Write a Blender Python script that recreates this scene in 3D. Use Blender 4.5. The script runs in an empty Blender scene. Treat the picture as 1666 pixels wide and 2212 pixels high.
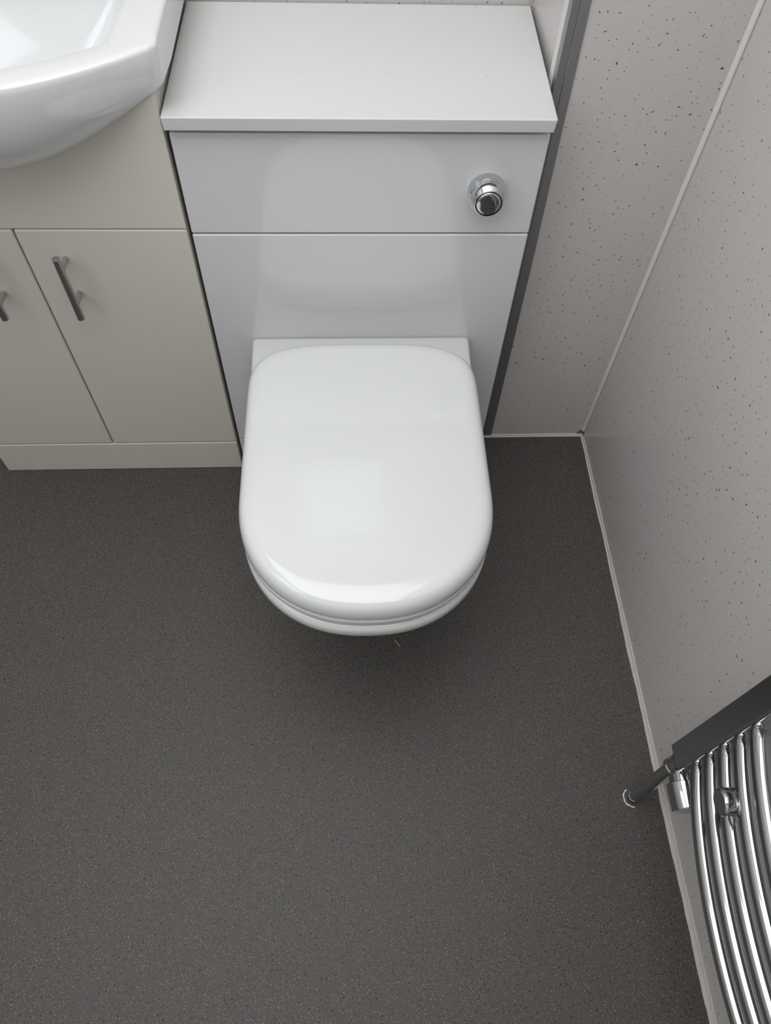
import bpy, bmesh, math, random
from mathutils import Vector, Matrix, noise

S = bpy.context.scene
COL = S.collection

# ------------------------------------------------------------------ camera
cam_d = bpy.data.cameras.new('camera')
cam = bpy.data.objects.new('camera', cam_d)
COL.objects.link(cam)
R_ = Vector((0.99887853, -0.03777373, 0.0285453))
U_ = Vector((0.01719506, 0.85115827, 0.52462742))
F_ = Vector((0.0441137, 0.52354823, -0.85085324))
m = Matrix((R_, U_, -F_)).transposed().to_4x4()
m.translation = Vector((0.2312294, -0.92799812, 1.30620652))
cam.matrix_world = m
cam_d.sensor_fit = 'VERTICAL'
cam_d.sensor_height = 24
cam_d.sensor_width = 24
cam_d.lens = 1588.47 / 2212 * 24
cam_d.clip_start = 0.01
S.camera = cam

# ------------------------------------------------------------------ light
S.view_settings.view_transform = 'Standard'
S.view_settings.look = 'None'
S.view_settings.gamma = 1
S.view_settings.exposure = 0.0
S.view_settings.use_curve_mapping = False
W = bpy.data.worlds.new('world')
S.world = W
W.use_nodes = True
W.node_tree.nodes['Background'].inputs[0].default_value = (0.8, 0.9, 1.0, 1)
W.node_tree.nodes['Background'].inputs[1].default_value = 0.3


def area(name, loc, rot, sx, sy, power, col):
    d = bpy.data.lights.new(name, 'AREA')
    d.shape = 'RECTANGLE'
    d.size, d.size_y = sx, sy
    d.energy = power
    d.color = col
    o = bpy.data.objects.new(name, d)
    o.location = loc
    o.rotation_euler = rot
    COL.objects.link(o)
    return o


CEIL = 2.35
area('ceiling_light', (-0.05, -0.6, CEIL - 0.03), (0, 0, 0), 1.5, 1.6, 24, (1.0, 0.99, 0.98))
area('window_daylight', (-0.95, -1.1, 1.75), (0, math.radians(-90), 0), 0.9, 0.9, 6, (0.86, 0.93, 1.0))


# ------------------------------------------------------------------ material helpers
def new_mat(name):
    mt = bpy.data.materials.new(name)
    mt.use_nodes = True
    nt = mt.node_tree
    return mt, nt, nt.nodes['Principled BSDF'], nt.nodes.new, nt.links.new


def tex_coord(nt, kind='Object'):
    n = nt.nodes.new('ShaderNodeTexCoord')
    return n.outputs[kind]


def plain(name, col, rough, metal=0.0, coat=0.0, coat_rough=0.05, ior=1.5, var=0.03, vscale=6.0, spec=0.5):
    """a surface with a faint procedural mottling of its own colour"""
    mt, nt, b, N, L = new_mat(name)
    nz = N('ShaderNodeTexNoise')
    nz.inputs['Scale'].default_value = vscale
    nz.inputs['Detail'].default_value = 3
    L(tex_coord(nt), nz.inputs['Vector'])
    mx = N('ShaderNodeMix')
    mx.data_type = 'RGBA'
    L(nz.outputs['Fac'], mx.inputs['Factor'])
    mx.inputs['A'].default_value = tuple(c * (1 - var) for c in col) + (1,)
    mx.inputs['B'].default_value = tuple(min(1, c * (1 + var)) for c in col) + (1,)
    L(mx.outputs['Result'], b.inputs['Base Color'])
    b.inputs['Roughness'].default_value = rough
    b.inputs['Metallic'].default_value = metal
    b.inputs['Coat Weight'].default_value = coat
    b.inputs['Coat Roughness'].default_value = coat_rough
    b.inputs['IOR'].default_value = ior
    return mt


def mixrgb(nt, fac, a, b):
    mx = nt.nodes.new('ShaderNodeMix')
    mx.data_type = 'RGBA'
    nt.links.new(fac, mx.inputs['Factor'])
    for v, s in ((a, 'A'), (b, 'B')):
        if isinstance(v, tuple):
            mx.inputs[s].default_value = v + (1,)
        else:
            nt.links.new(v, mx.inputs[s])
    return mx.outputs['Result']


def fleck_mask(nt, vec, scale, lo, hi, keep, soft=0.02):
    """spots round voronoi cell points: radius varies, only some cells keep a spot"""
    N, L = nt.nodes.new, nt.links.new
    v = N('ShaderNodeTexVoronoi')
    v.voronoi_dimensions = '2D'
    v.inputs['Scale'].default_value = scale
    L(vec, v.inputs['Vector'])
    sep = N('ShaderNodeSeparateColor')
    L(v.outputs['Color'], sep.inputs[0])
    rad = N('ShaderNodeMapRange')
    L(sep.outputs[0], rad.inputs['Value'])
    rad.inputs['To Min'].default_value = lo
    rad.inputs['To Max'].default_value = hi
    sub = N('ShaderNodeMath')
    sub.operation = 'SUBTRACT'
    L(rad.outputs[0], sub.inputs[0])
    L(v.outputs['Distance'], sub.inputs[1])
    st = N('ShaderNodeMapRange')
    L(sub.outputs[0], st.inputs['Value'])
    st.inputs['From Min'].default_value = 0
    st.inputs['From Max'].default_value = soft
    kp = N('ShaderNodeMath')
    kp.operation = 'LESS_THAN'
    L(sep.outputs[1], kp.inputs[0])
    kp.inputs[1].default_value = keep
    mu = N('ShaderNodeMath')
    mu.operation = 'MULTIPLY'
    L(st.outputs[0], mu.inputs[0])
    L(kp.outputs[0], mu.inputs[1])
    return mu.outputs[0]


def warped(nt, scale, amp, squash=(1, 1, 1), rot=(0, 0, 0), wall=False):
    N, L = nt.nodes.new, nt.links.new
    co = tex_coord(nt)
    if wall:                                  # unroll upright walls: (x - y, z)
        sx = N('ShaderNodeSeparateXYZ')
        L(co, sx.inputs[0])
        di = N('ShaderNodeMath')
        di.operation = 'SUBTRACT'
        L(sx.outputs[0], di.inputs[0])
        L(sx.outputs[1], di.inputs[1])
        cb = N('ShaderNodeCombineXYZ')
        L(di.outputs[0], cb.inputs[0])
        L(sx.outputs[2], cb.inputs[1])
        co = cb.outputs[0]
    nz = N('ShaderNodeTexNoise')
    nz.inputs['Scale'].default_value = scale
    nz.inputs['Detail'].default_value = 1
    L(co, nz.inputs['Vector'])
    sb = N('ShaderNodeVectorMath')
    sb.operation = 'SUBTRACT'
    L(nz.outputs['Color'], sb.inputs[0])
    sb.inputs[1].default_value = (0.5, 0.5, 0.5)
    sc = N('ShaderNodeVectorMath')
    sc.operation = 'SCALE'
    L(sb.outputs[0], sc.inputs[0])
    sc.inputs['Scale'].default_value = amp
    ad = N('ShaderNodeVectorMath')
    ad.operation = 'ADD'
    L(co, ad.inputs[0])
    L(sc.outputs[0], ad.inputs[1])
    mp = N('ShaderNodeMapping')
    mp.inputs['Scale'].default_value = squash
    mp.inputs['Rotation'].default_value = rot
    L(ad.outputs[0], mp.inputs['Vector'])
    return mp.outputs[0]


def floor_material():
    mt, nt, b, N, L = new_mat('speckled_vinyl')
    co = tex_coord(nt)
    n1 = N('ShaderNodeTexNoise')
    n1.inputs['Scale'].default_value = 14
    n1.inputs['Detail'].default_value = 2
    L(co, n1.inputs['Vector'])
    base = mixrgb(nt, n1.outputs['Fac'], (0.061, 0.053, 0.050), (0.061, 0.059, 0.057))
    n2 = N('ShaderNodeTexNoise')
    n2.inputs['Scale'].default_value = 420
    n2.inputs['Detail'].default_value = 3
    L(co, n2.inputs['Vector'])
    r2 = N('ShaderNodeMapRange')
    L(n2.outputs['Fac'], r2.inputs['Value'])
    r2.inputs['From Min'].default_value = 0.3
    r2.inputs['From Max'].default_value = 0.7
    grain = mixrgb(nt, r2.outputs[0], (0.7, 0.7, 0.7), (1.3, 1.28, 1.25))
    mu = N('ShaderNodeMix')
    mu.data_type = 'RGBA'
    mu.blend_type = 'MULTIPLY'
    mu.inputs['Factor'].default_value = 1
    L(base, mu.inputs['A'])
    L(grain, mu.inputs['B'])
    w = warped(nt, 260, 0.004)
    w2 = warped(nt, 260, 0.002, (1, 1, 1), (0, 0, 0.7))
    light = fleck_mask(nt, w2, 250, 0.05, 0.21, 0.72, 0.06)
    c1 = mixrgb(nt, light, mu.outputs['Result'], (0.25, 0.235, 0.215))
    fine = fleck_mask(nt, warped(nt, 230, 0.002, (1, 1, 1), (0, 0, 1.9)), 230, 0.06, 0.22, 0.5, 0.05)
    c3 = mixrgb(nt, fine, c1, (0.022, 0.022, 0.023))
    dark = fleck_mask(nt, w, 122, 0.05, 0.165, 0.9, 0.03)
    c2 = mixrgb(nt, dark, c3, (0.006, 0.006, 0.007))
    L(c2, b.inputs['Base Color'])
    b.inputs['Roughness'].default_value = 0.55
    bp = N('ShaderNodeBump')
    bp.inputs['Strength'].default_value = 0.25
    bp.inputs['Distance'].default_value = 0.0006
    L(n2.outputs['Fac'], bp.inputs['Height'])
    L(bp.outputs[0], b.inputs['Normal'])
    return mt


def panel_material():
    mt, nt, b, N, L = new_mat('flecked_wall_panel')
    base = (0.575, 0.555, 0.545)
    w1 = warped(nt, 150, 0.009, (1.0, 1.25, 1), (0, 0, 0.4), wall=True)
    w2 = warped(nt, 170, 0.010, (1.2, 1.0, 1), (0, 0, 1.3), wall=True)
    faint = fleck_mask(nt, w2, 75, 0.03, 0.10, 0.6, 0.05)
    c1 = mixrgb(nt, faint, base, (0.40, 0.40, 0.40))
    dark = fleck_mask(nt, w1, 66, 0.035, 0.095, 0.8, 0.015)
    c2 = mixrgb(nt, dark, c1, (0.09, 0.105, 0.115))
    L(c2, b.inputs['Base Color'])
    b.inputs['Roughness'].default_value = 0.24
    return mt


M = dict(
    floor=floor_material(),
    panel=panel_material(),
    plaster=plain('white_painted_plaster', (0.72, 0.71, 0.69), 0.6),
    ceramic=plain('glazed_ceramic', (0.63, 0.65, 0.635), 0.10, coat=0.6, coat_rough=0.03, var=0.01),
    basin=plain('glazed_basin_ceramic', (0.70, 0.72, 0.73), 0.12, coat=0.6, coat_rough=0.03, var=0.01),
    seat=plain('white_seat_plastic', (0.665, 0.685, 0.70), 0.17, coat=0.5, coat_rough=0.03, var=0.006),
    white=plain('white_gloss_board', (0.675, 0.682, 0.705), 0.09, coat=0.5, coat_rough=0.05, var=0.01),
    worktop=plain('white_laminate', (0.62, 0.632, 0.64), 0.25, var=0.01),
    ivory=plain('ivory_satin_board', (0.64, 0.625, 0.565), 0.32, var=0.015),
    gap=plain('shadow_core_board', (0.10, 0.09, 0.08), 0.8),
    chrome=plain('polished_chrome', (0.62, 0.64, 0.65), 0.06, metal=1, var=0.01),
    rad=plain('radiator_chrome', (0.50, 0.52, 0.525), 0.09, metal=1, var=0.01),
    satin=plain('brushed_steel', (0.50, 0.50, 0.51), 0.28, metal=1, var=0.02),
    alu=plain('grey_anodised_trim', (0.36, 0.36, 0.38), 0.38, metal=0.85, var=0.03),
    pvc=plain('white_pvc_trim', (0.70, 0.69, 0.67), 0.35, var=0.02),
    sealant=plain('aged_silicone', (0.60, 0.57, 0.53), 0.4, var=0.10, vscale=60),
    brown=plain('bare_backing_board', (0.20, 0.15, 0.10), 0.8, var=0.2, vscale=80),
    rubber=plain('black_seal', (0.01, 0.01, 0.01), 0.5),
    fibre=plain('pale_lint', (0.6, 0.58, 0.55), 0.9),
)


def speck_over(mt, scale, lo, hi, keep, col):
    nt = mt.node_tree
    b = nt.nodes['Principled BSDF']
    src = b.inputs['Base Color'].links[0].from_socket
    f = fleck_mask(nt, warped(nt, 300, 0.003), scale, lo, hi, keep, 0.006)
    nt.links.new(mixrgb(nt, f, src, col), b.inputs['Base Color'])


speck_over(M['worktop'], 17, 0.006, 0.022, 0.5, (0.30, 0.30, 0.30))


def frosted():
    mt, nt, b, N, L = new_mat('frosted_daylit_glass')
    b.inputs['Base Color'].default_value = (0.8, 0.85, 0.9, 1)
    b.inputs['Emission Color'].default_value = (0.86, 0.93, 1, 1)
    b.inputs['Emission Strength'].default_value = 0.5
    b.inputs['Roughness'].default_value = 0.4
    return mt


M['frosted'] = frosted()


# ------------------------------------------------------------------ object helpers
def smooth(me, ang=40):
    for p in me.polygons:
        p.use_smooth = True
    try:
        me.set_sharp_from_angle(angle=math.radians(ang))
    except Exception:
        pass


def obj(name, bm, mat, parent=None, ang=40, recalc=True):
    if recalc:
        bmesh.ops.recalc_face_normals(bm, faces=bm.faces)
    me = bpy.data.meshes.new(name)
    bm.to_mesh(me)
    bm.free()
    smooth(me, ang)
    me.materials.append(mat)
    o = bpy.data.objects.new(name, me)
    COL.objects.link(o)
    if ang == 40:
        wn = o.modifiers.new('flat_faces', 'WEIGHTED_NORMAL')
        wn.keep_sharp = True
        wn.weight = 90
    if parent:
        o.parent = parent
        # every builder works in world coordinates: keep them under an Empty
        o.matrix_parent_inverse = Matrix.Identity(4)
        root = parent
        off = Vector((0, 0, 0))
        while root:
            off += root.location
            root = root.parent
        for v in me.vertices:
            v.co -= off
    return o


def thing(name, loc, label, cat, group=None):
    o = bpy.data.objects.new(name, None)
    o.empty_display_size = 0.05
    o.location = loc
    COL.objects.link(o)
    tag(o, label, cat, group)
    return o


def tag(o, label, cat, group=None):
    o['label'] = label
    o['category'] = cat
    if group:
        o['group'] = group
    return o


def struct(name, bm, mat, parent=None, ang=40):
    o = obj(name, bm, mat, parent, ang)
    if not parent:
        o['kind'] = 'structure'
    return o


def box(bm, x0, x1, y0, y1, z0, z1, bev=0.0, seg=2):
    r = bmesh.ops.create_cube(bm, size=1)
    vs = r['verts']
    for v in vs:
        v.co = Vector((x0 + (v.co.x + .5) * (x1 - x0), y0 + (v.co.y + .5) * (y1 - y0), z0 + (v.co.z + .5) * (z1 - z0)))
    if bev:
        es = list({e for v in vs for e in v.link_edges})
        bmesh.ops.bevel(bm, geom=es, offset=bev, segments=seg, affect='EDGES', profile=0.5)


def newbox(*a, **k):
    bm = bmesh.new()
    box(bm, *a, **k)
    return bm


def frame_at(d):
    d = Vector(d).normalized()
    up = Vector((0, 0, 1)) if abs(d.z) < 0.9 else Vector((1, 0, 0))
    a = d.cross(up).normalized()
    return a, d.cross(a).normalized()


def loft(bm, loops, cap0=True, cap1=True, closed=True):
    rows = [[bm.verts.new(p) for p in lp] for lp in loops]
    n = len(rows[0])
    for a, b in zip(rows, rows[1:]):
        for i in range(n if closed else n - 1):
            j = (i + 1) % n
            try:
                bm.faces.new((a[i], a[j], b[j], b[i]))
            except ValueError:
                pass
    if cap0:
        bm.faces.new(rows[0][::-1])
    if cap1:
        bm.faces.new(rows[-1])
    return rows


def tube(bm, pts, rad, n=24, cap=True):
    """tube along points, rad a number or a list"""
    pts = [Vector(p) for p in pts]
    loops = []
    a = None
    for i, p in enumerate(pts):
        d = (pts[min(i + 1, len(pts) - 1)] - pts[max(i - 1, 0)]).normalized()
        if a is None:
            a, b = frame_at(d)
        else:
            a = (a - d * a.dot(d)).normalized()
            b = d.cross(a).normalized()
        r = rad[i] if isinstance(rad, (list, tuple)) else rad
        loops.append([p + (a * math.cos(t) + b * math.sin(t)) * r for t in [2 * math.pi * k / n for k in range(n)]])
    loft(bm, loops, cap, cap)


def lathe(bm, base, axis, prof, n=40, cap0=True, cap1=True):
    """prof: (distance along axis, radius)"""
    d = Vector(axis).normalized()
    a, b = frame_at(d)
    base = Vector(base)
    loops = [[base + d * h + (a * math.cos(t) + b * math.sin(t)) * r for t in [2 * math.pi * k / n for k in range(n)]] for h, r in prof]
    loft(bm, loops, cap0, cap1)


def lerp(a, b, t):
    return a + (b - a) * t


def interp(tab, x):
    if x <= tab[0][0]:
        return tab[0][1]
    for (x0, y0), (x1, y1) in zip(tab, tab[1:]):
        if x <= x1:
            return lerp(y0, y1, (x - x0) / (x1 - x0))
    return tab[-1][1]


# ------------------------------------------------------------------ room
XL, XR, YB, YF = -1.05, 0.75, 0.289, -1.95
BX, BY = 0.5135, 0.0715          # boxed-out section of wall beside the cistern unit
struct('floor', newbox(XL - .1, XR + .1, YF - .1, YB + .1, -.05, 0), M['floor'])
struct('ceiling', newbox(XL - .1, XR + .1, YF - .1, YB + .1, CEIL, CEIL + .05), M['plaster'])
struct('wall_right', newbox(XR, XR + .05, YF, YB, 0, CEIL), M['panel'])
struct('wall_left', newbox(XL - .05, XL, YF, YB + .05, 0, CEIL), M['plaster'])
struct('wall_front', newbox(XL, XR, YF - .05, YF, 0, CEIL), M['plaster'])
struct('wall_back', newbox(XL, BX + .02, YB, YB + .05, 0, CEIL), M['panel'])
struct('wall_alcove', newbox(BX, XR, BY, YB, 0, CEIL), M['panel'])

# window high on the back wall
wx0, wx1, wz0, wz1 = -0.02, 0.36, 1.22, 1.86
bm = bmesh.new()
fr = 0.045
for a in ((wx0, wx1, wz0, wz0 + fr), (wx0, wx1, wz1 - fr, wz1), (wx0, wx0 + fr, wz0 + fr, wz1 - fr), (wx1 - fr, wx1, wz0 + fr, wz1 - fr)):
    box(bm, a[0], a[1], YB - .03, YB - .001, a[2], a[3], bev=.004)
win = struct('window_1', bm, M['pvc'])
pane = obj('pane', newbox(wx0 + fr, wx1 - fr, YB - .012, YB - .006, wz0 + fr, wz1 - fr), M['frosted'], win)

# white cove trim in the corner between alcove panel and right wall, cut short above the floor
bm = bmesh.new()
rT = 0.0065
prof = [(XR - .0003, BY), (XR - rT, BY)]
for k in range(0, 9):
    t = k / 8 * math.pi / 2
    prof.append((XR - rT - .001 + rT * 1.0 * (1 - math.cos(t)) * .85, BY - .0015 - rT * math.sin(t) * .95))
prof.append((XR - .0003, BY - rT))
loft(bm, [[Vector((x, y, z)) for x, y in prof] for z in (0.021, CEIL)])
struct('trim_1', bm, M['pvc'])

# grey metal edge trim on the outer corner of the alcove panel
bm = bmesh.new()
tt = 0.0022
x0 = BX - .002
lv = []
for z, xr in ((0.0, .5425), (.50, .5405), (.90, .5345), (1.3, .530), (CEIL, .530)):
    tw = xr - x0
    lv.append([Vector((x, y, z)) for x, y in [(x0, BY - tt), (x0 + tw * .42, BY - tt), (x0 + tw * .46, BY - tt * .55), (x0 + tw * .5, BY - tt), (x0 + tw, BY - tt * .8), (x0 + tw, BY + .0005), (BX + .0005, BY + .0005), (BX + .0005, BY + .013), (x0, BY + .013)]])
loft(bm, lv)
struct('trim_2', bm, M['alu'], ang=20)
bm = newbox(BX - .0035, BX + .0004, BY + .0132, BY + .030, 0, CEIL, bev=.0008)
struct('trim_3', bm, M['pvc'])
# rough bead of sealant up the inner corner behind the unit
rnd = random.Random(4)
bm = bmesh.new()
pts = [(BX - .003, YB - .003, .79 + i * .012) for i in range(110)]
tube(bm, pts, [.0062 + .0026 * noise.noise(Vector((i * .5, 0, 0))) for i in range(110)], n=10)
struct('trim_4', bm, M['sealant'])


def bead(name, p0, p1, out, h, w, amp, n=160, seed=0):
    """sealant strip along the foot of a wall: rises up the wall and creeps over the floor"""
    p0, p1, out = Vector(p0), Vector(p1), Vector(out)
    loops = []
    for i in range(n + 1):
        t = i / n
        p = p0.lerp(p1, t)
        L = (p1 - p0).length * t
        k = noise.noise(Vector((L * 9, seed, 0))) + .5 * noise.noise(Vector((L * 30, seed, 3)))
        ww = (w[0] + (w[1] - w[0]) * t) * (1 + amp * k)
        hh = (h[0] + (h[1] - h[0]) * t) * (1 + amp * .5 * k)
        loops.append([p + Vector((0, 0, 0)), p + out * ww, p + out * ww * .98 + Vector((0, 0, .0012)), p + out * (ww * .45) + Vector((0, 0, hh * .30)),
                      p + out * .0022 + Vector((0, 0, hh * .8)), p + out * .0014 + Vector((0, 0, hh)), p + Vector((0, 0, hh))])
    bm = bmesh.new()
    loft(bm, loops)
    return struct(name, bm, M['sealant'], ang=60)


bead('baseboard_right', (XR, BY, 0), (XR, YF, 0), (-1, 0, 0), (.007, .018), (.0045, .0085), .42, 400, 2)
bead('baseboard_back', (BX + .012, BY, 0), (XR, BY, 0), (0, -1, 0), (.0055, .0055), (.0045, .005), .45, 60, 7)
# bare board showing below the short corner trim
bm = bmesh.new()
loft(bm, [[Vector(p) for p in lp] for lp in (
    [(XR - .017, BY - .0008, .004), (XR - .002, BY - .0008, .004), (XR - .0008, BY - .010, .004), (XR - .0001, BY - .010, .004), (XR, BY, .004)],
    [(XR - .009, BY - .0008, .018), (XR - .002, BY - .0008, .022), (XR - .0008, BY - .005, .022), (XR - .0001, BY - .005, .022), (XR, BY, .022)])])
struct('trim_5', bm, M['brown'])

# ------------------------------------------------------------------ cistern unit
CU = thing('cistern_cabinet', (0.25, 0.14, 0), 'white gloss cabinet with chrome flush button behind the toilet', 'cabinet')
cx0, cx1 = 0.0005, 0.5022
obj('carcass', newbox(cx0 + .0005, cx1 - .0005, .0195, YB - .001, 0, .7535), M['white'], CU)
# two front boards and a plinth board
SE = 0.5899
obj('front_panel', newbox(cx0, cx1, 0, .019, SE + .0014, .7450, bev=.0024, seg=3), M['white'], CU)
obj('front_panel', newbox(cx0, cx1, 0, .019, .0935, SE - .0014, bev=.0024, seg=3), M['white'], CU)
obj('plinth', newbox(cx0, cx1, .0005, .019, .0, .0915, bev=.0012), M['white'], CU)
# top board: the right rear corner runs slightly wide
bm = bmesh.new()
zt, zb, e = .7735, .7553, .0012
quad = [(-.0025, -.014), (.5035, -.014), (.5100, YB - .003), (-.0005, YB - .003)]
quad_b = [(-.0015, -.0135), (.5015, -.0135), (.5085, YB - .003), (-.0005, YB - .003)]
rows = []
rows.append([Vector((x, y, zb)) for x, y in quad_b])
rows.append([Vector((x, y, zt)) for x, y in quad])
loft(bm, rows)
bmesh.ops.bevel(bm, geom=list(bm.edges), offset=.0018, segments=3, affect='EDGES', profile=.5)
obj('top_panel', bm, M['worktop'], CU)

# flush button: short chrome barrel, bevelled collar, split push plate
bc = Vector((.4275, 0, .6635))
FB_bm = bmesh.new()
lathe(FB_bm, bc, (0, -1, 0), [(-.001, .0265), (.0175, .0265), (.0183, .0262), (.0186, .0254), (.0193, .0257), (.0210, .0254), (.0275, .0226), (.0315, .0198), (.0318, .0190), (.0285, .0188)], n=64, cap1=True)
FB = obj('flush_button', FB_bm, M['chrome'], CU, ang=32)
bm = bmesh.new()
lathe(bm, bc, (0, -1, 0), [(.0288, .0187), (.0306, .0187), (.0306, .0002)], n=64)
obj('seal_ring', bm, M['rubber'], FB)
bm = bmesh.new()
lathe(bm, bc, (0, -1, 0), [(.0300, .0174), (.0314, .0174), (.0324, .0166), (.0328, .0140), (.0332, .0085), (.0333, .001)], n=64)
obj('push_plate', bm, M['chrome'], FB, ang=50)
bm = bmesh.new()
pts = []
for k in range(21):
    t = math.radians(40 + k * 5)
    pts.append(bc + Vector((.0125 * math.cos(t) * .95, -.0331, -.0125 + .0075 * math.sin(t))))
tube(bm, pts, [.0002 + .0008 * math.sin(math.pi * min(1, max(0, k / 20)) ** .8) for k in range(21)], n=8)
obj('split_line', bm, M['rubber'], FB)

# ------------------------------------------------------------------ toilet
TX = 0.2508


def d_outline(half, yb, yc_b, yc_f, yf, nb=3.5, nf=2.2, n=24, fx=TX):
    """closed outline: rounded square at the back (yb), round at the front (yf)"""
    pts = []
    # front arc from right to left
    for k in range(2 * n + 1):
        t = math.pi * k / (2 * n)
        c, s = math.cos(t), math.sin(t)
        pts.append((fx + half * math.copysign(abs(c) ** (2 / nf), c), yc_f - (yc_f - yf) * abs(s) ** (2 / nf)))
    for k in range(1, 8):
        pts.append((fx - half, lerp(yc_f, yc_b, k / 8)))
    for k in range(2 * n + 1):
        t = math.pi * k / (2 * n)
        c, s = -math.cos(t), math.sin(t)
        pts.append((fx + half * math.copysign(abs(c) ** (2 / nb), c), yc_b + (yb - yc_b) * abs(s) ** (2 / nb)))
    for k in range(1, 8):
        pts.append((fx + half, lerp(yc_b, yc_f, k / 8)))
    return pts


def inset_outline(d, **kw):
    a = dict(half=.1825, yb=-.060, yc_b=-.17, yc_f=-.355, yf=-.541)
    a.update(kw)
    return d_outline(a['half'] - d, a['yb'] - d, a['yc_b'], a['yc_f'], a['yf'] + d)


TO = thing('toilet', (TX, -.2, 0), 'white back-to-wall toilet with closed glossy lid in front of the white cabinet', 'toilet')


def pan_loop(z, half, yf, back_half, yb=-.0008, nf=2.25, yc=-.35, nb=14):
    pts = []
    fx = TX
    N_ = 24
    for k in range(2 * N_ + 1):
        t = math.pi * k / (2 * N_)
        c, s = math.cos(t), math.sin(t)
        pts.append((fx + half * math.copysign(abs(c) ** (2 / nf), c), yc - (yc - yf) * abs(s) ** (2 / nf), z))
    for k in range(1, 12):
        u = k / 12
        pts.append((fx - lerp(half, back_half, u ** 1.5), lerp(yc, yb - .006, u), z))
    for k in range(9):                    # rounded rear left corner
        t = math.pi / 2 * k / 8
        pts.append((fx - back_half + .006 * (1 - math.cos(t)), yb - .006 + .006 * math.sin(t), z))
    for k in range(1, 12):
        pts.append((lerp(fx - back_half + .006, fx + back_half - .006, k / 12), yb, z))
    for k in range(9):
        t = math.pi / 2 * k / 8
        pts.append((fx + back_half - .006 + .006 * math.sin(t), yb - .006 + .006 * math.cos(t) - .0, z))
    for k in range(1, 12):
        u = k / 12
        pts.append((fx + lerp(back_half, half, u ** .67), lerp(yb - .006, yc, u), z))
    return [Vector(p) for p in pts]


BH = .188
pan = bmesh.new()
loft(pan, [
    pan_loop(0.0, .105, -.335, .115, yc=-.22), pan_loop(.02, .104, -.334, .115, yc=-.22), pan_loop(.10, .108, -.345, .122, yc=-.24), pan_loop(.17, .122, -.385, .140, yc=-.27),
    pan_loop(.23, .142, -.432, .162, yc=-.30), pan_loop(.28, .158, -.478, .178, yc=-.32), pan_loop(.315, .1695, -.512, .185, yc=-.335),
    pan_loop(.338, .1775, -.532, BH - .0005), pan_loop(.352, .1815, -.5415, BH), pan_loop(.362, .1830, -.5450, BH),
    pan_loop(.370, .1828, -.5448, BH), pan_loop(.3765, .1812, -.5428, BH - .001), pan_loop(.3790, .1775, -.538, BH - .004, yb=-.003),
    pan_loop(.3797, .168, -.528, BH - .010, yb=-.006)])
obj('pan', pan, M['ceramic'], TO, ang=70)


def stack(bm, prof, dome=0.0, **kw):
    loops = [[Vector((x, y, z)) for x, y in inset_outline(d, **kw)] for d, z in prof]
    if dome:                                   # gently crowned top, shrinking towards one point
        c = Vector((TX, -.29, 0))
        last = loops[-1]
        z0 = prof[-1][1]
        for k in range(1, 15):
            sc = 1 - .985 * k / 14
            loops.append([Vector((c.x + (p.x - c.x) * sc, c.y + (p.y - c.y) * sc, z0 + dome * (1 - sc ** 2))) for p in last])
    loft(bm, loops)


bm = bmesh.new()
stack(bm, [(.012, .3815), (.0090, .3818), (.0078, .3835), (.0070, .3865), (.0020, .3885), (.0002, .3915), (.0002, .3975), (.0022, .4003), (.012, .4008)])
obj('seat', bm, M['seat'], TO, ang=60)
bm = bmesh.new()
stack(bm, [(.010, .4030), (.0022, .4030), (.0006, .4040), (0, .4070), (0.0002, .4130), (.0015, .4200), (.0042, .4262), (.0080, .4306), (.0130, .4334), (.020, .4350), (.026, .4356)], dome=.0042)
obj('lid', bm, M['seat'], TO, ang=60)
# rubber buffers between pan, seat and lid, hinge blocks at the back
for sx in (-1, 1):
    for y in (-.16, -.46):
        bm = bmesh.new()
        dx = .150 if y > -.3 else .105
        lathe(bm, (TX + sx * dx, y, .3790), (0, 0, 1), [(0, .007), (.0042, .0065)], n=20)
        obj('buffer', bm, M['rubber'], TO)
    bm = bmesh.new()
    lathe(bm, (TX + sx * .078, -.085, .3790), (0, 0, 1), [(0, .014), (.012, .013), (.0242, .012)], n=24)
    obj('hinge', bm, M['chrome'], TO)

# ------------------------------------------------------------------ vanity unit
VX0, VX1, VY = -.4981, -.0046, -.005
VG = -.2539
VTOP = .794
BXC = -.2520                      # centre line of the basin
ZB_TAB = [(0, .706), (.03, .7075), (.05, .7100), (.07, .7140), (.095, .7205), (.12, .729), (.15, .7420), (.176, .756), (.20, .769), (.218, .780), (.246, .798), (.262, .808)]
VU = thing('vanity_cabinet', (VG, .14, 0), 'ivory vanity cabinet with two doors and steel bar handles under the basin', 'cabinet')
bm = bmesh.new()
box(bm, VX0 + .0005, VX0 + .016, VY + .019, YB - .001, .0, VTOP)
box(bm, VX1 - .016, VX1 - .0005, VY + .019, YB - .001, .0, VTOP)
box(bm, VX0 + .016, VX1 - .016, VY + .019, YB - .001, .09, .105)
box(bm, VX0 + .016, VX1 - .016, YB - .008, YB - .001, .105, VTOP)
box(bm, VX0 + .016, VX1 - .016, VY + .019, VY + .06, .59, .61)
box(bm, VG - .008, VG + .008, VY + .019, VY + .036, .105, .59)
obj('carcass', bm, M['ivory'], VU)
bm = bmesh.new()
prof = [(VX1, .6035), (VX1, .800)]
for k in range(1, 48):
    x = lerp(VX1, VX0, k / 48)
    prof.append((x, interp(ZB_TAB, abs(x - BXC)) + .0045))
prof += [(VX0, .800), (VX0, .6035)]
loft(bm, [[Vector((x, y, z)) for x, z in prof] for y in (VY, VY + .018)])
bmesh.ops.bevel(bm, geom=[e for e in bm.edges if e.verts[0].co.y == e.verts[1].co.y == VY and e.calc_length() > .03], offset=.0022, segments=3, affect='EDGES', profile=.5)
obj('fascia', bm, M['ivory'], VU)
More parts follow.
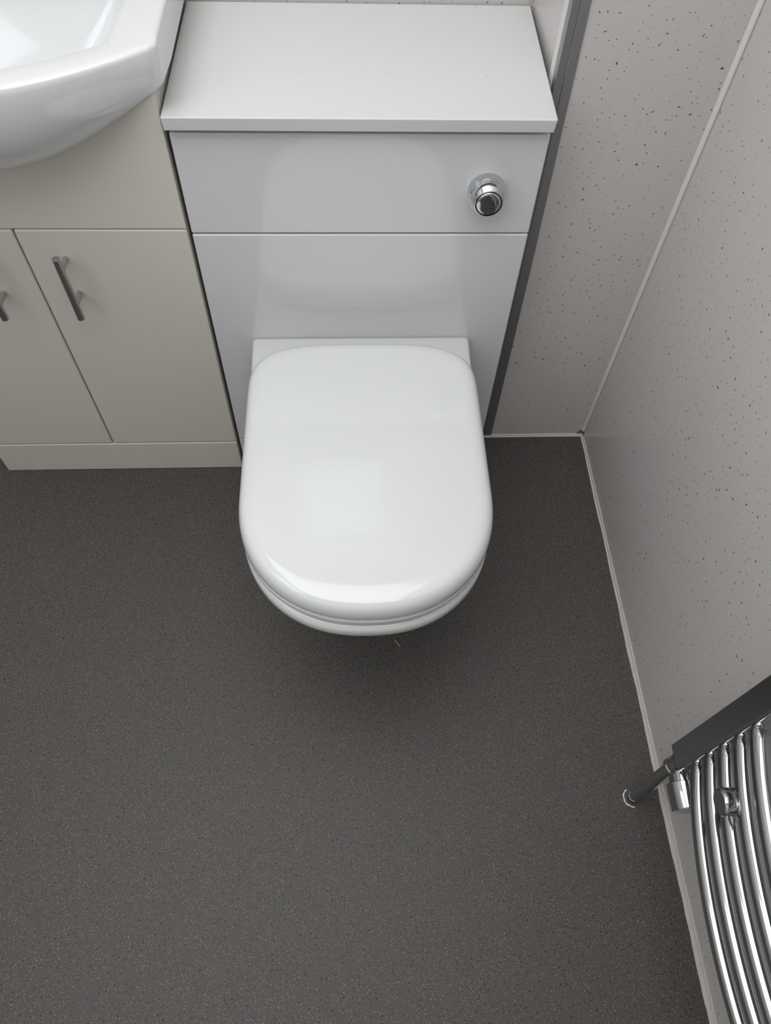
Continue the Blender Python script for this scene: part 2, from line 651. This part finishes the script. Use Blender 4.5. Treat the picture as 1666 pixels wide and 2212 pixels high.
obj('plinth', newbox(VX0, VX1, VY, VY + .018, 0, .0888, bev=.0024, seg=3), M['ivory'], VU)
for a, b, hx in ((VX0, VG - .0012, -.3125), (VG + .0012, VX1, -.1945)):
    d = obj('door', newbox(a, b, VY, VY + .018, .0914, .6006, bev=.0028, seg=3), M['ivory'], VU)
    bm = bmesh.new()
    lathe(bm, (hx, -.037, .4595), (0, 0, 1), [(0, .0048), (.0006, .0057), (.1165, .0057), (.1172, .0048)], n=24)
    for z in (.485, .551):
        tube(bm, [(hx, -.037, z), (hx, VY + .001, z)], .0042, n=16)
    h = obj('handle', bm, M['satin'], d)
    h['label'] = 'brushed steel bar handle'

# ------------------------------------------------------------------ basin
BHW = .2610
ZT = .850


def yf_top(x):
    return -.1160 + 1.69 * (x - BXC) ** 2




def basin_outer(level):
    """level 0 = top edge, 1 = foot of the apron"""
    pts = []
    n = 48
    for k in range(n + 1):
        x = BXC - BHW + 2 * BHW * k / n
        u = abs(x - BXC)
        yt = yf_top(x)
        zb = interp(ZB_TAB, u)
        yb_ = max(-.0052, yt + .004)
        p0, p1, p2, p3 = (yt, ZT), (yt - .006, ZT - .42 * (ZT - zb)), (lerp(yt, yb_, .25) , zb + .10 * (ZT - zb)), (yb_, zb)
        t = level
        c = ((1 - t) ** 3, 3 * t * (1 - t) ** 2, 3 * t * t * (1 - t), t ** 3)
        y = sum(a * b[0] for a, b in zip(c, (p0, p1, p2, p3)))
        z = sum(a * b[1] for a, b in zip(c, (p0, p1, p2, p3)))
        sx = 1 - .004 * level
        pts.append(Vector((BXC + (x - BXC) * sx, y, z)))
    # right side, back, left side
    zs = lerp(ZT, .800, level)
    y_r = pts[-1].y
    xe = BHW * (1 - .004 * level)
    for k in range(1, 13):
        pts.append(Vector((BXC + xe, lerp(y_r, YB - .003, k / 12), lerp(pts[n].z, zs, min(1, k / 3)))))
    for k in range(1, 48):
        pts.append(Vector((lerp(BXC + xe, BXC - xe, k / 48), YB - .003, zs)))
    for k in range(12):
        pts.append(Vector((BXC - xe, lerp(YB - .003, y_r, k / 12), zs if k < 9 else lerp(zs, pts[0].z, (k - 9) / 3))))
    return pts


def basin_inner(ins, z, ycurve=1.83, y0=-.0715, hw=.204, yback=.19):
    pts = []
    n = 48
    h = hw - ins
    for k in range(n + 1):
        a = -1 + 2 * k / n
        x = h * a
        y = y0 + ins * .95 + ycurve * x * x
        pts.append([x, y])
    yc = pts[-1][1]
    yb_ = yback - ins * .8
    for k in range(1, 13):
        pts.append([h + .004 * math.sin(k / 12 * math.pi), lerp(yc, yb_, k / 12)])
    for k in range(1, 48):
        pts.append([lerp(h, -h, k / 48), yb_])
    for k in range(12):
        pts.append([-h - .004 * math.sin(k / 12 * math.pi), lerp(yb_, yc, k / 12)])
    return [Vector((BXC + x, y, z)) for x, y in pts]


def relax(lp, it):
    for _ in range(it):
        n = len(lp)
        lp = [lp[i] * .5 + (lp[i - 1] + lp[(i + 1) % n]) * .25 for i in range(n)]
    return lp


def shrink(lp, d, dz):
    c = Vector((BXC, .1, 0))
    out = []
    for p in lp:
        v = Vector((c.x - p.x, c.y - p.y, 0))
        v = Vector((math.copysign(min(abs(v.x), d), v.x), math.copysign(min(abs(v.y), d), v.y), 0))
        out.append(Vector((p.x + v.x * min(1, abs(c.x - p.x) / .1), p.y + v.y, p.z + dz)))
    return out


loops = [basin_outer(t) for t in (1, .93, .86, .78, .7, .6, .5, .4, .3, .2, .1, .04)]
top = basin_outer(0)
loops += [[p + Vector((0, 0, .0)) for p in top]]
loops += [shrink(top, .0012, .0022), shrink(top, .0035, .0036), shrink(top, .007, .0040)]
inn = basin_inner(-.004, ZT + .0030)
loops += [inn, relax(basin_inner(-.001, ZT + .0022), 1), relax(basin_inner(.001, ZT - .0005), 1), relax(basin_inner(.004, ZT - .006), 2), relax(basin_inner(.007, ZT - .014), 4)]
for k in range(1, 15):
    u = k / 14
    loops.append(relax(basin_inner(.007 + .168 * u ** 1.25, ZT - .014 - .136 * math.sin(u * math.pi / 2) ** .9), 4 + int(40 * u)))
loops = [*loops]
bm = bmesh.new()
loft(bm, loops, cap0=False)        # open underneath, where it sits in the cabinet
BA = thing('wash_basin', (BXC, .1, .787), 'white ceramic semi-recessed wash basin on the ivory vanity, top left', 'basin')
obj('bowl', bm, M['basin'], BA, ang=75)
bm = bmesh.new()
lathe(bm, (BXC, .085, ZT - .1500), (0, 0, 1), [(0, .022), (.002, .022), (.003, .019), (.0025, .004)], n=32)
obj('waste_plug', bm, M['chrome'], BA)

# ------------------------------------------------------------------ towel radiator on the right wall
PY1, PY2 = -.6860, -1.19
TR = thing('towel_radiator', (.70, (PY1 + PY2) / 2, .2), 'curved chrome ladder towel radiator on the right wall above the floor pipe', 'radiator')


def post(y, z0, z1):
    bm = bmesh.new()
    hw, xf, xb = .0195, .6945, .722
    pr = []
    for (cx, cy, a0) in ((xf + .005, y - hw + .005, 180), (xb - .010, y - hw + .010, 270), (xb - .010, y + hw - .010, 0), (xf + .005, y + hw - .005, 90)):
        r = .005 if cx < .703 else .010
        for k in range(7):
            t = math.radians(a0 + 90 * k / 6)
            pr.append((cx + r * math.cos(t), cy + r * math.sin(t)))
    cxm = (xf + xb) / 2
    lv = [(z0, .90), (z0 + .0008, .96), (z0 + .003, 1), (z1 - .003, 1), (z1, .94)]
    loft(bm, [[Vector((cxm + (x - cxm) * s, y + (yy - y) * s, z)) for x, yy in pr] for z, s in lv])
    return bm


obj('post', post(PY1, .212, 1.30), M['rad'], TR)
obj('post', post(PY2, .212, 1.30), M['rad'], TR)
bar_z = [.2610, .3070, .3530, .3990, .4450] + [.60, .647, .694, .741, .788] + [.95, .997, 1.044, 1.091]
for z in bar_z:
    bm = bmesh.new()
    pts, rad = [], []
    n = 40
    us = [0, .034, .0345, .036] + [.036 + .928 * k / n for k in range(1, n)] + [.964, .9655, .966, 1]
    for u in us:
        y = lerp(PY1 - .008, PY2 + .008, u)
        bow = 1 - (2 * u - 1) ** 2
        pts.append((.7120 - .036 * bow ** .9, y, z))
        rad.append(.0112)
    rad[0] = rad[1] = rad[-1] = rad[-2] = .0096          # narrow spigot where the rail enters the post
    rad[2] = rad[-3] = .0108
    tube(bm, pts, rad, n=28)
    obj('rail', bm, M['rad'], TR, ang=45)
# collars where each rail enters the post
# wall bracket with round cover and grub screw
bm = bmesh.new()
bk = Vector((.663, -.778, .387))
lathe(bm, bk, (1, 0, 0), [(0, .0150), (.0015, .0162), (.004, .0168), (.012, .0168), (.014, .0155), (.016, .0155), (.019, .0162), (.024, .0155), (.034, .011), (XR - .663 - .0005, .011)], n=40)
BK = obj('wall_bracket', bm, M['rad'], TR, ang=40)
bm = bmesh.new()
lathe(bm, bk + Vector((.012, -.0155, -.003)), (0, -1, -.25), [(0, .0040), (.006, .0038), (.010, .0015)], n=16)
obj('grub_screw', bm, M['rad'], BK)
# corner valve
vb = Vector((.7095, PY1 - .003, .189))
bm = bmesh.new()
lathe(bm, (vb.x, vb.y, .164), (0, 0, 1), [(0, .0105), (.001, .0145), (.010, .0145), (.012, .0125), (.020, .0135), (.030, .0135), (.033, .0150), (.044, .0150), (.0475, .0135)], n=32)
lathe(bm, vb + Vector((0, .004, 0)), (0, -1, 0), [(0, .0110), (.016, .0115), (.017, .0125), (.021, .0125)], n=32)
VA = obj('valve', bm, M['rad'], TR, ang=35)
bm = bmesh.new()
lathe(bm, vb + Vector((0, -.0168, 0)), (0, -1, 0), [(0, .0180), (.0110, .0190), (.0115, .0225), (.0125, .0240), (.048, .0245), (.0498, .0238), (.0502, .0225)], n=40)
obj('valve_cap', bm, M['rad'], VA, ang=35)
bm = bmesh.new()
tube(bm, [(.6965, -.703, .0005), (.6965, -.702, .02), (.7000, -.698, .09), (vb.x, vb.y, .152), (vb.x, vb.y, .166)], .0098, n=24)
obj('pipe', bm, M['rad'], TR, ang=60)
# cracked pipe collar lying round the foot of the pipe
bm = bmesh.new()
pts = []
for k in range(15):
    t = math.radians(120 + k * 11)
    pts.append((.6965 + .0150 * math.cos(t), -.703 + .0150 * math.sin(t), .0022 + .0012 * math.sin(k * 1.3)))
tube(bm, pts, [.0012 + .0004 * math.sin(k * 2.1) for k in range(15)], n=8)
tag(obj('pipe_collar', bm, M['pvc']), 'broken pale ring round the radiator pipe at the floor', 'collar')

# thin pale hair on the floor in front of the toilet
bm = bmesh.new()
tube(bm, [(.306, -.409, .0012), (.309, -.414, .0022), (.3125, -.419, .0018), (.315, -.4215, .0012)], .0005, n=6)
tag(obj('lint', bm, M['fibre']), 'short pale thread on the grey floor below the front of the toilet', 'lint')
